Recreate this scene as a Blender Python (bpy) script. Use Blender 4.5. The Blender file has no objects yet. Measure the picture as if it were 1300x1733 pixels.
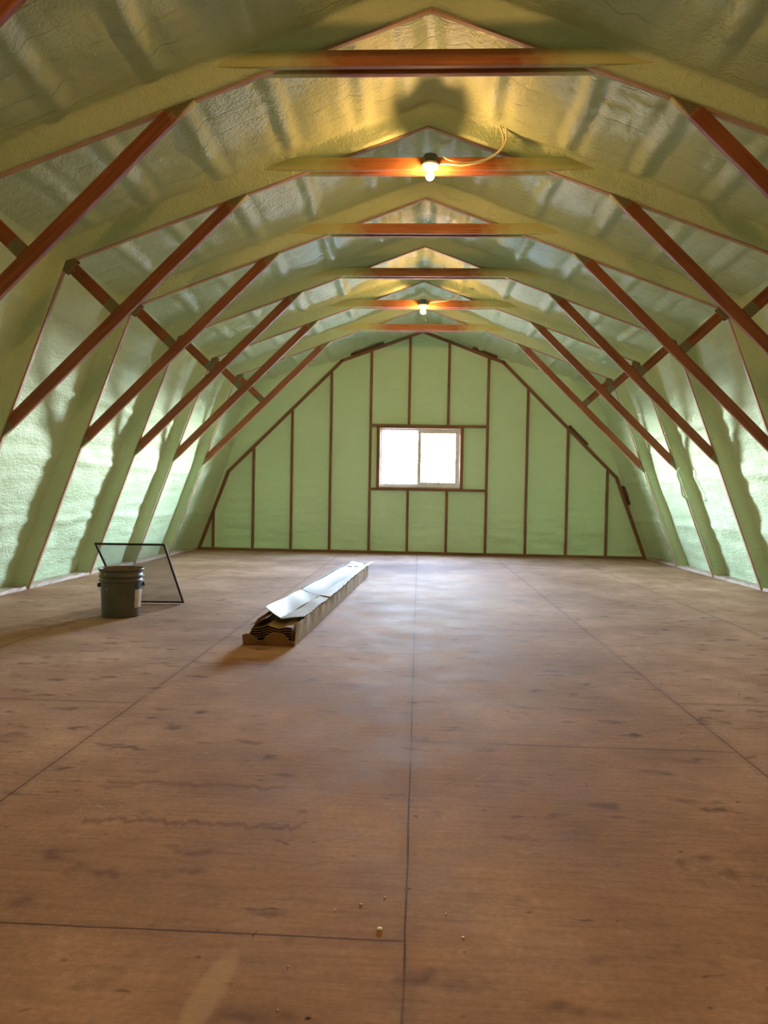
import bpy, bmesh, math, random
import numpy as np
from mathutils import Vector, Matrix
random.seed(7)
scn = bpy.context.scene
C = scn.collection

# ---------------------------------------------------------------- camera
F_PX, YAW, PITCH, ROLL, CH, CX = 1242.9, .0468, -.0216, .0185, .9332, -.0164
cam_d = bpy.data.cameras.new('camera')
cam = bpy.data.objects.new('camera', cam_d); C.objects.link(cam)
cam_d.sensor_fit = 'VERTICAL'; cam_d.sensor_height = 24.0
cam_d.lens = 24.0 * F_PX / 1733.0
cam_d.clip_start = .02; cam_d.clip_end = 400
Rz = Matrix.Rotation(YAW, 4, 'Z')
Rx = Matrix.Rotation(math.pi/2 + PITCH, 4, 'X')
Rr = Matrix.Rotation(ROLL, 4, 'Z')
cam.matrix_world = Matrix.Translation((CX, 0, CH)) @ Rz @ Rx @ Rr
scn.camera = cam

# ---------------------------------------------------------------- daylight, exposure
EXPOSURE = 0.22
SKY = 370.0
SKY_COL = (.74, .88, 1.0)
BULB = 850.0
BULB_COL = (1.0, .50, .16)
world = bpy.data.worlds.new('sky'); scn.world = world; world.use_nodes = True
wn = world.node_tree.nodes; wl = world.node_tree.links
bgn = wn['Background']
# bright hazy horizon, darker and bluer towards the zenith
tcw = wn.new('ShaderNodeTexCoord'); spw = wn.new('ShaderNodeSeparateXYZ'); rpw = wn.new('ShaderNodeValToRGB')
wl.new(tcw.outputs['Generated'], spw.inputs[0]); wl.new(spw.outputs[2], rpw.inputs[0]); wl.new(rpw.outputs[0], bgn.inputs['Color'])
er = rpw.color_ramp.elements
er[0].position = .0; er[0].color = (.86, .95, 1.0, 1); er[1].position = 1.0; er[1].color = (.08, .13, .24, 1)
e2 = er.new(.20); e2.color = (.62, .78, 1.0, 1)
e3 = er.new(.50); e3.color = (.13, .20, .36, 1)
bgn.inputs['Strength'].default_value = SKY
SUN = 2500.0
sd_ = bpy.data.lights.new('sun', 'SUN'); sd_.energy = SUN; sd_.angle = math.radians(1.0); sd_.color = (1, .95, .86)
so_ = bpy.data.objects.new('sun', sd_); C.objects.link(so_); so_.location = (0, -20, 30)
so_.rotation_euler = (math.radians(38), math.radians(-14), 0)      # high behind the house: none of it enters the window
scn.view_settings.view_transform = 'Standard'
scn.view_settings.look = 'None'
scn.view_settings.gamma = 1
scn.view_settings.exposure = EXPOSURE
scn.view_settings.use_curve_mapping = False
scn.cycles.diffuse_bounces = 8
scn.cycles.max_bounces = 12
scn.cycles.sample_clamp_indirect = 6
pd = bpy.data.lights.new('window_daylight_portal', 'AREA')
pd.shape = 'RECTANGLE'; pd.size = 1.24; pd.size_y = .90; pd.cycles.is_portal = True
po = bpy.data.objects.new('window_daylight_portal', pd); C.objects.link(po)
po.location = (-.01, 12.13, 1.565); po.rotation_euler = (-math.pi/2, 0, 0)

# ---------------------------------------------------------------- room measures
Y0, SP = 4.1227, 1.2867          # first truss in view, truss spacing
FX, KX, KZ, AZ = 3.650, 2.678, 2.636, 3.6255   # inner line of the rafters: foot, knee, apex
YG = 11.93                       # face of the far gable framing
YB = -3.2                        # gable behind the camera
RT = .038                        # timber thickness
TR_Y = [Y0 + k*SP for k in range(-5, 6)]
def truss_y(k): return Y0 + k*SP

# ---------------------------------------------------------------- materials
def newmat(name):
    m = bpy.data.materials.new(name); m.use_nodes = True
    nt = m.node_tree; b = nt.nodes['Principled BSDF']
    return m, nt, b
def N(nt, t, **kw):
    n = nt.nodes.new(t)
    for k, v in kw.items():
        if k in n.inputs.keys() if isinstance(k, str) else False: n.inputs[k].default_value = v
        else: setattr(n, k, v)
    return n
def noise(nt, vec, scale, detail=4, rough=.5, mapscale=None):
    if mapscale is not None:
        mp = nt.nodes.new('ShaderNodeMapping'); mp.inputs['Scale'].default_value = mapscale
        nt.links.new(vec, mp.inputs['Vector']); vec = mp.outputs[0]
    n = nt.nodes.new('ShaderNodeTexNoise'); n.inputs['Scale'].default_value = scale
    n.inputs['Detail'].default_value = detail; n.inputs['Roughness'].default_value = rough
    nt.links.new(vec, n.inputs['Vector'])
    return n.outputs['Fac']
def ramp(nt, fac, stops):
    r = nt.nodes.new('ShaderNodeValToRGB'); e = r.color_ramp.elements
    while len(e) < len(stops): e.new(.5)
    for i, (p, c) in enumerate(stops):
        e[i].position = p; e[i].color = (*c, 1) if len(c) == 3 else c
    nt.links.new(fac, r.inputs['Fac']); return r.outputs['Color']
def mix(nt, fac, a, b, mode='MIX'):
    n = nt.nodes.new('ShaderNodeMix'); n.data_type = 'RGBA'; n.blend_type = mode
    for sock, v in ((n.inputs[0], fac), (n.inputs[6], a), (n.inputs[7], b)):
        if isinstance(v, (int, float)): sock.default_value = v
        elif isinstance(v, tuple): sock.default_value = (*v, 1)
        else: nt.links.new(v, sock)
    return n.outputs[2]
def math_(nt, op, a, b=None, c=None):
    n = nt.nodes.new('ShaderNodeMath'); n.operation = op
    for i, v in enumerate((a, b, c)):
        if v is None: continue
        if isinstance(v, (int, float)): n.inputs[i].default_value = v
        else: nt.links.new(v, n.inputs[i])
    return n.outputs[0]
def bump(nt, height, strength, dist, prev=None):
    b = nt.nodes.new('ShaderNodeBump'); b.inputs['Strength'].default_value = strength
    b.inputs['Distance'].default_value = dist
    nt.links.new(height, b.inputs['Height'])
    if prev is not None: nt.links.new(prev, b.inputs['Normal'])
    return b.outputs['Normal']
def objco(nt):
    t = nt.nodes.new('ShaderNodeTexCoord'); return t.outputs['Object']

FOAM_A = (.46, .58, .35); FOAM_B = (.58, .69, .45)
def foam_mat(name, streak, fine, rough=.36, coat=.5, a=FOAM_A, b_=FOAM_B, lines=False):
    m, nt, b = newmat(name); v = objco(nt)
    n1 = noise(nt, v, 1.3, 4)
    col = ramp(nt, n1, [(.30, a), (.72, b_)])
    nt.links.new(col, b.inputs['Base Color'])
    b.inputs['Roughness'].default_value = rough
    b.inputs['Specular IOR Level'].default_value = coat
    h2 = noise(nt, v, 3.0, 5, .6, mapscale=streak)
    h3 = noise(nt, v, 55.0, 3, .65)
    h4 = noise(nt, v, 14.0, 4, .6, mapscale=streak)
    nn = bump(nt, h2, .5, .014)
    nn = bump(nt, h4, fine, .014, nn)
    nn = bump(nt, h3, fine, .009, nn)
    if lines:      # thin laps left by the passes of the spray gun, running down the slope
        sp = nt.nodes.new('ShaderNodeSeparateXYZ'); nt.links.new(v, sp.inputs[0])
        w = math_(nt, 'ADD', sp.outputs[1], math_(nt, 'MULTIPLY', noise(nt, v, 1.6, 3), .16))
        fr = math_(nt, 'FRACT', math_(nt, 'DIVIDE', w, .19))
        d = math_(nt, 'ABSOLUTE', math_(nt, 'SUBTRACT', fr, .5))
        g = ramp(nt, d, [(.0, (0, 0, 0)), (.035, (1, 1, 1))])
        mk = ramp(nt, noise(nt, v, 1.9, 2), [(.45, (0, 0, 0)), (.56, (1, 1, 1))])
        hh = math_(nt, 'MULTIPLY', math_(nt, 'SUBTRACT', 1.0, g), mk)
        nn = bump(nt, math_(nt, 'SUBTRACT', 1.0, hh), .8, .008, nn)
    nt.links.new(nn, b.inputs['Normal'])
    return m
M_ROOF = foam_mat('spray_foam_roof', (1.4, 1.8, 1.4), .9, .36, .75, lines=True)
M_WALL = foam_mat('spray_foam_wall', (1.0, 1.0, 3.5), .8, .58, .3)
M_GABLE = foam_mat('spray_foam_gable', (1.4, 1.0, 3.2), .8, .6, .3, (.57, .75, .47), (.63, .80, .54))

def wood_mat(name, dark, light, foamy=True, rough=.6, stain=.5):
    m, nt, b = newmat(name)
    uv = nt.nodes.new('ShaderNodeUVMap').outputs[0]
    oi = nt.nodes.new('ShaderNodeObjectInfo').outputs['Random']
    g = noise(nt, uv, 6.0, 6, .6, mapscale=(.35, 7.0, 1))
    g2 = noise(nt, uv, 2.3, 3)
    k = nt.nodes.new('ShaderNodeTexVoronoi'); k.inputs['Scale'].default_value = 2.6
    mp = nt.nodes.new('ShaderNodeMapping'); mp.inputs['Scale'].default_value = (1, 3.2, 1)
    nt.links.new(uv, mp.inputs[0]); nt.links.new(mp.outputs[0], k.inputs['Vector'])
    col = ramp(nt, g, [(.28, dark), (.72, light)])
    kn = ramp(nt, k.outputs['Distance'], [(.04, (.25, .18, .15)), (.10, (1, 1, 1))])
    col = mix(nt, .75, col, kn, 'MULTIPLY')
    col = mix(nt, stain, col, ramp(nt, g2, [(.3, (.72, .66, .6)), (.7, (1.15, 1.1, 1.0))]), 'MULTIPLY')
    if foamy:
        at = nt.nodes.new('ShaderNodeAttribute'); at.attribute_name = 'overspray'
        nz = noise(nt, uv, 14, 5, .65)
        f = math_(nt, 'ADD', at.outputs['Fac'], math_(nt, 'MULTIPLY', math_(nt, 'SUBTRACT', nz, .5), .55))
        f = ramp(nt, f, [(.20, (0, 0, 0)), (.80, (1, 1, 1))])
        col = mix(nt, f, col, (.52, .53, .25))
    nt.links.new(col, b.inputs['Base Color'])
    b.inputs['Roughness'].default_value = rough
    nt.links.new(bump(nt, g, .3, .002), b.inputs['Normal'])
    return m
M_WOOD = wood_mat('truss_timber', (.15, .040, .011), (.34, .105, .030))
M_TIE = wood_mat('tie_timber', (.24, .072, .020), (.50, .185, .055))
M_RAFTER = wood_mat('rafter_timber', (.30, .14, .085), (.52, .31, .22))
M_STUD = wood_mat('stud_timber', (.13, .050, .018), (.25, .105, .040))
M_PALE = wood_mat('pale_timber', (.42, .27, .20), (.62, .46, .38), foamy=False)
M_SILL = wood_mat('sill_timber', (.40, .30, .27), (.66, .58, .52), foamy=False, stain=.9)

def plain(name, col, rough=.5, metal=0, spec=.5, bumpy=None, noise_amt=0, nscale=20):
    m, nt, b = newmat(name)
    b.inputs['Base Color'].default_value = (*col, 1)
    b.inputs['Roughness'].default_value = rough; b.inputs['Metallic'].default_value = metal
    b.inputs['Specular IOR Level'].default_value = spec
    v = objco(nt)
    if noise_amt:
        n = noise(nt, v, nscale, 5, .6)
        c = ramp(nt, n, [(.3, tuple(x*(1-noise_amt) for x in col)), (.7, tuple(min(1, x*(1+noise_amt)) for x in col))])
        nt.links.new(c, b.inputs['Base Color'])
    if bumpy:
        nt.links.new(bump(nt, noise(nt, v, bumpy[0], 4), bumpy[1], bumpy[2]), b.inputs['Normal'])
    return m
M_VINYL = plain('window_vinyl', (.62, .58, .52), .45, noise_amt=.04)
M_PLASTIC = plain('bucket_plastic', (.085, .083, .065), .38, noise_amt=.18, nscale=9)
M_BUCKIN = plain('bucket_inside', (.22, .15, .09), .6, noise_amt=.35, nscale=14)
M_STEEL = plain('wire_steel', (.45, .45, .43), .35, metal=1, noise_amt=.1)
M_BLUE = plain('label_blue', (.03, .05, .10), .4, noise_amt=.1)
M_LABEL = plain('label_paper', (.55, .47, .38), .5, noise_amt=.12)
M_CARD = plain('cardboard', (.46, .34, .22), .8, noise_amt=.18, nscale=18)
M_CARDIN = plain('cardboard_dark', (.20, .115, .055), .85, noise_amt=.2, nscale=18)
M_CARDGREY = plain('cardboard_worn', (.36, .33, .28), .8, noise_amt=.12, nscale=12)
M_FLAPTAN = plain('cardboard_tan', (.26, .135, .045), .8, noise_amt=.15, nscale=18)
M_WHITE = plain('white_lined_card', (.46, .47, .49), .55, noise_amt=.05, nscale=5)
M_SIDING = plain('siding_brown', (.10, .055, .03), .4, noise_amt=.2)
M_SIDTOP = plain('siding_tan', (.30, .185, .08), .45, noise_amt=.15)
M_PORC = plain('lampholder_white', (.85, .82, .74), .3, noise_amt=.03)
M_BOX = plain('junction_box_blue', (.05, .075, .085), .45, noise_amt=.1)
M_CABLE = plain('cable_sheath', (.80, .72, .50), .4, noise_amt=.05)
M_SCRFR = plain('screen_frame_dark', (.022, .022, .02), .4, noise_amt=.1)
M_CRUMB = plain('foam_crumb', (.78, .70, .46), .6, noise_amt=.1)
M_NAIL = plain('dark_nailer', (.09, .035, .014), .8, noise_amt=.4, nscale=25)

def plate_mat():
    m, nt, b = newmat('galvanised_plate')
    uv = nt.nodes.new('ShaderNodeUVMap').outputs[0]
    br = nt.nodes.new('ShaderNodeTexBrick'); br.offset = .5
    br.inputs['Scale'].default_value = 1; br.inputs['Brick Width'].default_value = .022
    br.inputs['Row Height'].default_value = .0095; br.inputs['Mortar Size'].default_value = .0022
    br.inputs['Color1'].default_value = (.32, .29, .17, 1); br.inputs['Color2'].default_value = (.26, .24, .13, 1)
    br.inputs['Mortar'].default_value = (.10, .08, .035, 1)
    nt.links.new(uv, br.inputs['Vector'])
    nt.links.new(br.outputs['Color'], b.inputs['Base Color'])
    b.inputs['Roughness'].default_value = .55; b.inputs['Metallic'].default_value = .25
    nt.links.new(bump(nt, br.outputs['Fac'], .8, -.004), b.inputs['Normal'])
    return m
M_PLATE = plate_mat()

def glass_mat():
    m = bpy.data.materials.new('window_glass'); m.use_nodes = True; nt = m.node_tree
    nt.nodes.remove(nt.nodes['Principled BSDF'])
    t = nt.nodes.new('ShaderNodeBsdfTransparent'); t.inputs[0].default_value = (.95, .97, .96, 1)
    g = nt.nodes.new('ShaderNodeBsdfGlossy'); g.inputs['Roughness'].default_value = .02
    fr = nt.nodes.new('ShaderNodeFresnel'); fr.inputs['IOR'].default_value = 1.4
    mx = nt.nodes.new('ShaderNodeMixShader')
    nt.links.new(fr.outputs[0], mx.inputs[0]); nt.links.new(t.outputs[0], mx.inputs[1]); nt.links.new(g.outputs[0], mx.inputs[2])
    nt.links.new(mx.outputs[0], nt.nodes['Material Output'].inputs[0])
    return m
M_GLASS = glass_mat()
def mesh_mat():
    m, nt, b = newmat('insect_mesh')
    b.inputs['Base Color'].default_value = (.38, .39, .40, 1); b.inputs['Roughness'].default_value = .6
    b.inputs['Alpha'].default_value = .50
    return m
M_MESH = mesh_mat()
def bulb_mat():
    m = bpy.data.materials.new('lit_bulb'); m.use_nodes = True; nt = m.node_tree
    nt.nodes.remove(nt.nodes['Principled BSDF'])
    e = nt.nodes.new('ShaderNodeEmission'); e.inputs[0].default_value = (*BULB_COL, 1); e.inputs[1].default_value = BULB
    nt.links.new(e.outputs[0], nt.nodes['Material Output'].inputs[0]); return m
M_BULB = bulb_mat(); M_BULB_NEAR = bulb_mat(); M_BULB_NEAR.node_tree.nodes['Emission'].inputs[1].default_value = BULB*2.3

def floor_mat():
    m, nt, b = newmat('plywood_subfloor'); v = objco(nt)
    L = nt.links
    sep = nt.nodes.new('ShaderNodeSeparateXYZ'); L.new(v, sep.inputs[0]); X, Y = sep.outputs[0], sep.outputs[1]
    PW, PL = 1.22, 2.44
    wob = math_(nt, 'MULTIPLY', math_(nt, 'SUBTRACT', noise(nt, v, 3.0, 3), .5), .008)
    xs = math_(nt, 'DIVIDE', math_(nt, 'ADD', math_(nt, 'ADD', X, wob), .0274 + 10*PW), PW)
    col_i = math_(nt, 'FLOOR', xs)
    fx = math_(nt, 'FRACT', xs)
    ex = math_(nt, 'MULTIPLY', math_(nt, 'SUBTRACT', .5, math_(nt, 'ABSOLUTE', math_(nt, 'SUBTRACT', fx, .5))), PW)
    # joints across each run of sheets: looked up per column
    shift = None
    offs = {8: 3.172, 9: 1.522, 10: 2.786, 11: 1.0, 7: .6, 12: 2.2, 6: 1.9}
    for ci, oy in offs.items():
        t = math_(nt, 'MULTIPLY', math_(nt, 'COMPARE', col_i, float(ci), .3), oy)
        shift = t if shift is None else math_(nt, 'ADD', shift, t)
    ys = math_(nt, 'DIVIDE', math_(nt, 'ADD', math_(nt, 'SUBTRACT', math_(nt, 'ADD', Y, wob), shift), 10*PL), PL)
    row_i = math_(nt, 'FLOOR', ys); fy = math_(nt, 'FRACT', ys)
    ey = math_(nt, 'MULTIPLY', math_(nt, 'SUBTRACT', .5, math_(nt, 'ABSOLUTE', math_(nt, 'SUBTRACT', fy, .5))), PL)
    seam = math_(nt, 'MINIMUM', ex, ey)
    # per sheet tone
    cmb = nt.nodes.new('ShaderNodeCombineXYZ'); L.new(col_i, cmb.inputs[0]); L.new(row_i, cmb.inputs[1])
    wnz = nt.nodes.new('ShaderNodeTexWhiteNoise'); wnz.noise_dimensions = '2D'; L.new(cmb.outputs[0], wnz.inputs['Vector'])
    n_big = noise(nt, v, .9, 5, .6)
    n_mid = noise(nt, v, 3.2, 5, .65)
    grain = noise(nt, v, 5.0, 6, .62, mapscale=(1.0, 9.0, 1))
    fine = noise(nt, v, 60.0, 4, .6)
    base = ramp(nt, n_big, [(.30, (.27, .148, .080)), (.50, (.40, .24, .148)), (.68, (.53, .35, .24))])
    base = mix(nt, .8, base, ramp(nt, grain, [(.25, (.74, .70, .66)), (.55, (1, 1, 1)), (.8, (1.12, 1.12, 1.1))]), 'MULTIPLY')
    base = mix(nt, .85, base, ramp(nt, n_mid, [(.3, (.80, .77, .74)), (.7, (1.14, 1.14, 1.14))]), 'MULTIPLY')
    base = mix(nt, .6, base, ramp(nt, fine, [(.3, (.75, .75, .75)), (.7, (1.15, 1.15, 1.15))]), 'MULTIPLY')
    base = mix(nt,   .30, base, ramp(nt, wnz.outputs['Value'], [(0, (.8, .78, .76)), (1, (1.12, 1.1, 1.1))]), 'MULTIPLY')
    # knots and smudges, longer across the sheet
    def spots(scale, msc, lo, hi, colr, amt, base, thr=None, rnd=1.0):
        vo = nt.nodes.new('ShaderNodeTexVoronoi'); vo.inputs['Scale'].default_value = scale
        vo.inputs['Randomness'].default_value = rnd
        mp = nt.nodes.new('ShaderNodeMapping'); mp.inputs['Scale'].default_value = msc; L.new(v, mp.inputs[0])
        d = nt.nodes.new('ShaderNodeVectorMath'); d.operation = 'ADD'
        nz = nt.nodes.new('ShaderNodeTexNoise'); nz.inputs['Scale'].default_value = 9; L.new(v, nz.inputs['Vector'])
        sc = nt.nodes.new('ShaderNodeVectorMath'); sc.operation = 'SCALE'; sc.inputs['Scale'].default_value = .35
        L.new(nz.outputs['Color'], sc.inputs[0]); L.new(mp.outputs[0], d.inputs[0]); L.new(sc.outputs[0], d.inputs[1])
        L.new(d.outputs[0], vo.inputs['Vector'])
        f = ramp(nt, vo.outputs['Distance'], [(lo, (1, 1, 1)), (hi, (0, 0, 0))])
        if thr is not None:
            sp = nt.nodes.new('ShaderNodeSeparateColor'); L.new(vo.outputs['Color'], sp.inputs[0])
            g = math_(nt, 'GREATER_THAN', sp.outputs[0], thr)
            f = math_(nt, 'MULTIPLY', f, g)
        f = math_(nt, 'MULTIPLY', f, amt)
        return mix(nt, f, base, colr)
    base = spots(2.6, (1, 2.2, 1), .03, .20, (.10, .055, .035), .85, base, .3)
    base = spots(5.5, (1, 3.4, 1), .03, .16, (.11, .06, .04), .8, base, .55)
    base = spots(3.3, (1, 2.8, 1), .05, .30, (.13, .07, .045), .7, base, .2)
    base = spots(9.0, (1, 1.2, 1), .02, .075, (.05, .03, .02), .9, base, .75)
    base = spots(4.0, (1, 1.5, 1), .02, .045, (.03, .02, .014), 1, base, .3)
    base = spots(7.0, (1.2, 1.0, 1), .05, .22, (.52, .38, .25), .35, base, .7)
    # thin pale scuffs
    sc1 = nt.nodes.new('ShaderNodeTexWave'); sc1.inputs['Scale'].default_value = 3.0; sc1.inputs['Distortion'].default_value = 26
    sc1.inputs['Detail'].default_value = 4; sc1.inputs['Detail Scale'].default_value = 2.2; L.new(v, sc1.inputs['Vector'])
    f = math_(nt, 'MULTIPLY', ramp(nt, sc1.outputs['Fac'], [(.972, (0, 0, 0)), (.995, (1, 1, 1))]), ramp(nt, noise(nt, v, 1.7, 3), [(.55, (0, 0, 0)), (.7, (.25, .25, .25))]))
    base = mix(nt, f, base, (.62, .54, .45))
    # water stain lines near the camera (left sheet)
    def stain(yc, x0, x1, amp, base):
        w = noise(nt, v, 9.0, 5, .7, mapscale=(1, .05, 1))
        yy = math_(nt, 'ADD', Y, math_(nt, 'MULTIPLY', math_(nt, 'SUBTRACT', w, .5), amp))
        d = math_(nt, 'ABSOLUTE', math_(nt, 'SUBTRACT', yy, yc))
        f = ramp(nt, d, [(.004, (1, 1, 1)), (.022, (0, 0, 0))])
        inx = math_(nt, 'MULTIPLY', math_(nt, 'GREATER_THAN', X, x0), math_(nt, 'LESS_THAN', X, x1))
        f = math_(nt, 'MULTIPLY', math_(nt, 'MULTIPLY', f, inx), .55)
        return mix(nt, f, base, (.15, .075, .04))
    base = stain(2.30, -1.0, -.42, .14, base)
    base = stain(2.03, -.95, -.33, .18, base)
    # pale patch by the lower edge of the view
    px = math_(nt, 'SUBTRACT', X, math_(nt, 'ADD', -.388, math_(nt, 'MULTIPLY', math_(nt, 'SUBTRACT', Y, 1.36), .12)))
    py = math_(nt, 'SUBTRACT', Y, 1.34)
    e = math_(nt, 'ADD', math_(nt, 'POWER', math_(nt, 'DIVIDE', math_(nt, 'ABSOLUTE', px), .035), 2.0), math_(nt, 'POWER', math_(nt, 'DIVIDE', math_(nt, 'ABSOLUTE', py), .14), 2.0))
    e = math_(nt, 'ADD', e, math_(nt, 'MULTIPLY', math_(nt, 'SUBTRACT', noise(nt, v, 22, 4), .5), .8))
    base = mix(nt, math_(nt, 'MULTIPLY', ramp(nt, e, [(.45, (1, 1, 1)), (1.15, (0, 0, 0))]), .42), base, (.55, .40, .24))
    # gaps between sheets
    gapf = ramp(nt, seam, [(.0007, (1, 1, 1)), (.0022, (0, 0, 0))])
    dirt = math_(nt, 'MULTIPLY', ramp(nt, seam, [(.0, (1, 1, 1)), (.035, (0, 0, 0))]), math_(nt, 'MULTIPLY', noise(nt, v, 8, 4), .45))
    base = mix(nt, dirt, base, (.16, .09, .055))
    gm = math_(nt, 'MULTIPLY', gapf, ramp(nt, noise(nt, v, 1.6, 3), [(.36, (.15, .15, .15)), (.5, (1, 1, 1))]))
    base = mix(nt, gm, base, (.035, .018, .01))
    L.new(base, b.inputs['Base Color'])
    rr = ramp(nt, n_mid, [(.3, (.78, .78, .78)), (.7, (.92, .92, .92))])
    L.new(rr, b.inputs['Roughness'])
    b.inputs['Specular IOR Level'].default_value = .14
    nn = bump(nt, grain, .25, .003); nn = bump(nt, fine, .12, .002, nn)
    L.new(nn, b.inputs['Normal'])
    return m
M_FLOOR = floor_mat()

# ---------------------------------------------------------------- helpers
def tag(o, label=None, cat=None, group=None, kind=None):
    if label: o['label'] = label
    if cat: o['category'] = cat
    if group: o['group'] = group
    if kind: o['kind'] = kind
    return o
def link_mesh(name, verts, faces, mat, parent=None, smooth=False, uvs=None, attr=None):
    me = bpy.data.meshes.new(name); me.from_pydata([tuple(v) for v in verts], [], faces); me.update()
    if uvs is not None:
        ul = me.uv_layers.new(name='UVMap')
        li = np.empty(len(me.loops), dtype=np.int32); me.loops.foreach_get('vertex_index', li)
        ul.data.foreach_set('uv', np.asarray(uvs, dtype=np.float32)[li].ravel())
    if attr is not None:
        a = me.attributes.new('overspray', 'FLOAT', 'POINT'); a.data.foreach_set('value', np.asarray(attr, dtype=np.float32))
    for mt in (mat if isinstance(mat, (list, tuple)) else [mat]): me.materials.append(mt)
    if smooth: me.polygons.foreach_set('use_smooth', [True]*len(me.polygons))
    o = bpy.data.objects.new(name, me); C.objects.link(o)
    if parent is not None: o.parent = parent
    return o
def empty(name, loc=(0, 0, 0), rz=0):
    o = bpy.data.objects.new(name, None); C.objects.link(o); o.location = loc; o.rotation_euler = (0, 0, rz)
    o.empty_display_size = .1
    return o
def board(name, p0, p1, side, width, thick, mat, parent=None, spray=None, origin=(0, 0, 0), seg=None, wav=.0):
    """timber from p0 to p1; p0,p1 lie on the inner edge, side = unit direction of the width,
    thickness runs towards +third axis; spray(t) gives overspray 0..1 along the length"""
    p0, p1, side = Vector(p0), Vector(p1), Vector(side).normalized()
    ax = (p1-p0); L = ax.length; ax.normalize()
    third = ax.cross(side).normalized()
    if third.y < 0 or (abs(third.y) < 1e-4 and third.x + third.z < 0): third = -third
    n = seg or max(2, int(L/.08)); og = Vector(origin)
    V, U, A = [], [], []
    bev = min(.004, thick*.12)
    prof = [(bev, 0), (width-bev, 0), (width, bev), (width, thick-bev), (width-bev, thick), (bev, thick), (0, thick-bev), (0, bev)]
    ro = random.uniform(0, 20)
    for i in range(n+1):
        t = i/n; c = p0 + ax*L*t
        for j, (a, b_) in enumerate(prof):
            V.append(c + side*a + third*b_ - og); U.append((ro+L*t, a+b_*1.0)); A.append(spray(t) if spray else 0)
    m = len(prof); F = []
    for i in range(n):
        for j in range(m):
            a, b_, c_, d = i*m+j, i*m+(j+1) % m, (i+1)*m+(j+1) % m, (i+1)*m+j
            F.append((a, b_, c_, d))
    F.append(tuple(range(m))); F.append(tuple(n*m+j for j in range(m)))
    o = link_mesh(name, V, F, mat, parent, uvs=U, attr=A)
    bm = bmesh.new(); bm.from_mesh(o.data); bmesh.ops.recalc_face_normals(bm, faces=bm.faces); bm.to_mesh(o.data); bm.free()
    return o
def box(name, lo, hi, mat, parent=None, bevel=.002, origin=(0, 0, 0)):
    bm = bmesh.new(); bmesh.ops.create_cube(bm, size=1)
    lo, hi = Vector(lo), Vector(hi); og = Vector(origin)
    for v in bm.verts: v.co = Vector(((lo.x+hi.x)/2+v.co.x*(hi.x-lo.x), (lo.y+hi.y)/2+v.co.y*(hi.y-lo.y), (lo.z+hi.z)/2+v.co.z*(hi.z-lo.z))) - og
    if bevel: bmesh.ops.bevel(bm, geom=bm.edges[:], offset=bevel, segments=2, affect='EDGES')
    me = bpy.data.meshes.new(name); bm.to_mesh(me); bm.free(); me.materials.append(mat)
    o = bpy.data.objects.new(name, me); C.objects.link(o)
    if parent is not None: o.parent = parent
    return o
def tube_mesh(pts, r, n=8, closed=False):
    pts = [Vector(p) for p in pts]; V, F = [], []
    prev = None
    for i, p in enumerate(pts):
        a = pts[max(i-1, 0)]; b_ = pts[min(i+1, len(pts)-1)]
        t = (b_-a).normalized()
        up = prev if prev is not None else (Vector((0, 0, 1)) if abs(t.z) < .9 else Vector((1, 0, 0)))
        u = (up - t*up.dot(t)).normalized(); prev = u; w = t.cross(u)
        for j in range(n):
            q = 2*math.pi*j/n; V.append(p + (u*math.cos(q)+w*math.sin(q))*r)
    for i in range(len(pts)-1):
        for j in range(n):
            F.append((i*n+j, i*n+(j+1) % n, (i+1)*n+(j+1) % n, (i+1)*n+j))
    F.append(tuple(reversed(range(n)))); F.append(tuple((len(pts)-1)*n+j for j in range(n)))
    return V, F
def smooth_path(cp, n=10):
    cp = [Vector(p) for p in cp]; out = []
    P = [cp[0]*2-cp[1]] + cp + [cp[-1]*2-cp[-2]]
    for i in range(1, len(P)-2):
        for k in range(n):
            t = k/n; a, b_, c, d = P[i-1], P[i], P[i+1], P[i+2]
            out.append(.5*((2*b_)+(c-a)*t+(2*a-5*b_+4*c-d)*t*t+(-a+3*b_-3*c+d)*t**3))
    out.append(cp[-1]); return out
def lathe(name, prof, mat, parent=None, n=48, smooth=True, origin=(0, 0, 0)):
    V, F = [], []
    for r, z in prof:
        for j in range(n):
            a = 2*math.pi*j/n; V.append((r*math.cos(a)+origin[0], r*math.sin(a)+origin[1], z+origin[2]))
    for i in range(len(prof)-1):
        for j in range(n):
            F.append((i*n+j, i*n+(j+1) % n, (i+1)*n+(j+1) % n, (i+1)*n+j))
    o = link_mesh(name, V, F, mat, parent, smooth)
    return o
def val_noise(x, y, seed=0):
    """smooth value noise on numpy arrays"""
    xi = np.floor(x).astype(np.int64); yi = np.floor(y).astype(np.int64)
    xf = x-xi; yf = y-yi
    xf = xf*xf*(3-2*xf); yf = yf*yf*(3-2*yf)
    def h(a, b_):
        n = (a*374761393 + b_*668265263 + seed*1442695041) & 0x7fffffff
        n = ((n ^ (n >> 13)) * 1274126177) & 0x7fffffff
        n = n ^ (n >> 16)
        return (n & 0xffff)/65535.0
    return (h(xi, yi)*(1-xf)+h(xi+1, yi)*xf)*(1-yf)+(h(xi, yi+1)*(1-xf)+h(xi+1, yi+1)*xf)*yf
def fbm(x, y, seed=0, octv=3):
    s = 0; a = 1; t = 0
    for o in range(octv):
        s = s+a*(val_noise(x*2**o, y*2**o, seed+o*17)-.5); t += a; a *= .5
    return s/t*2

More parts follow.
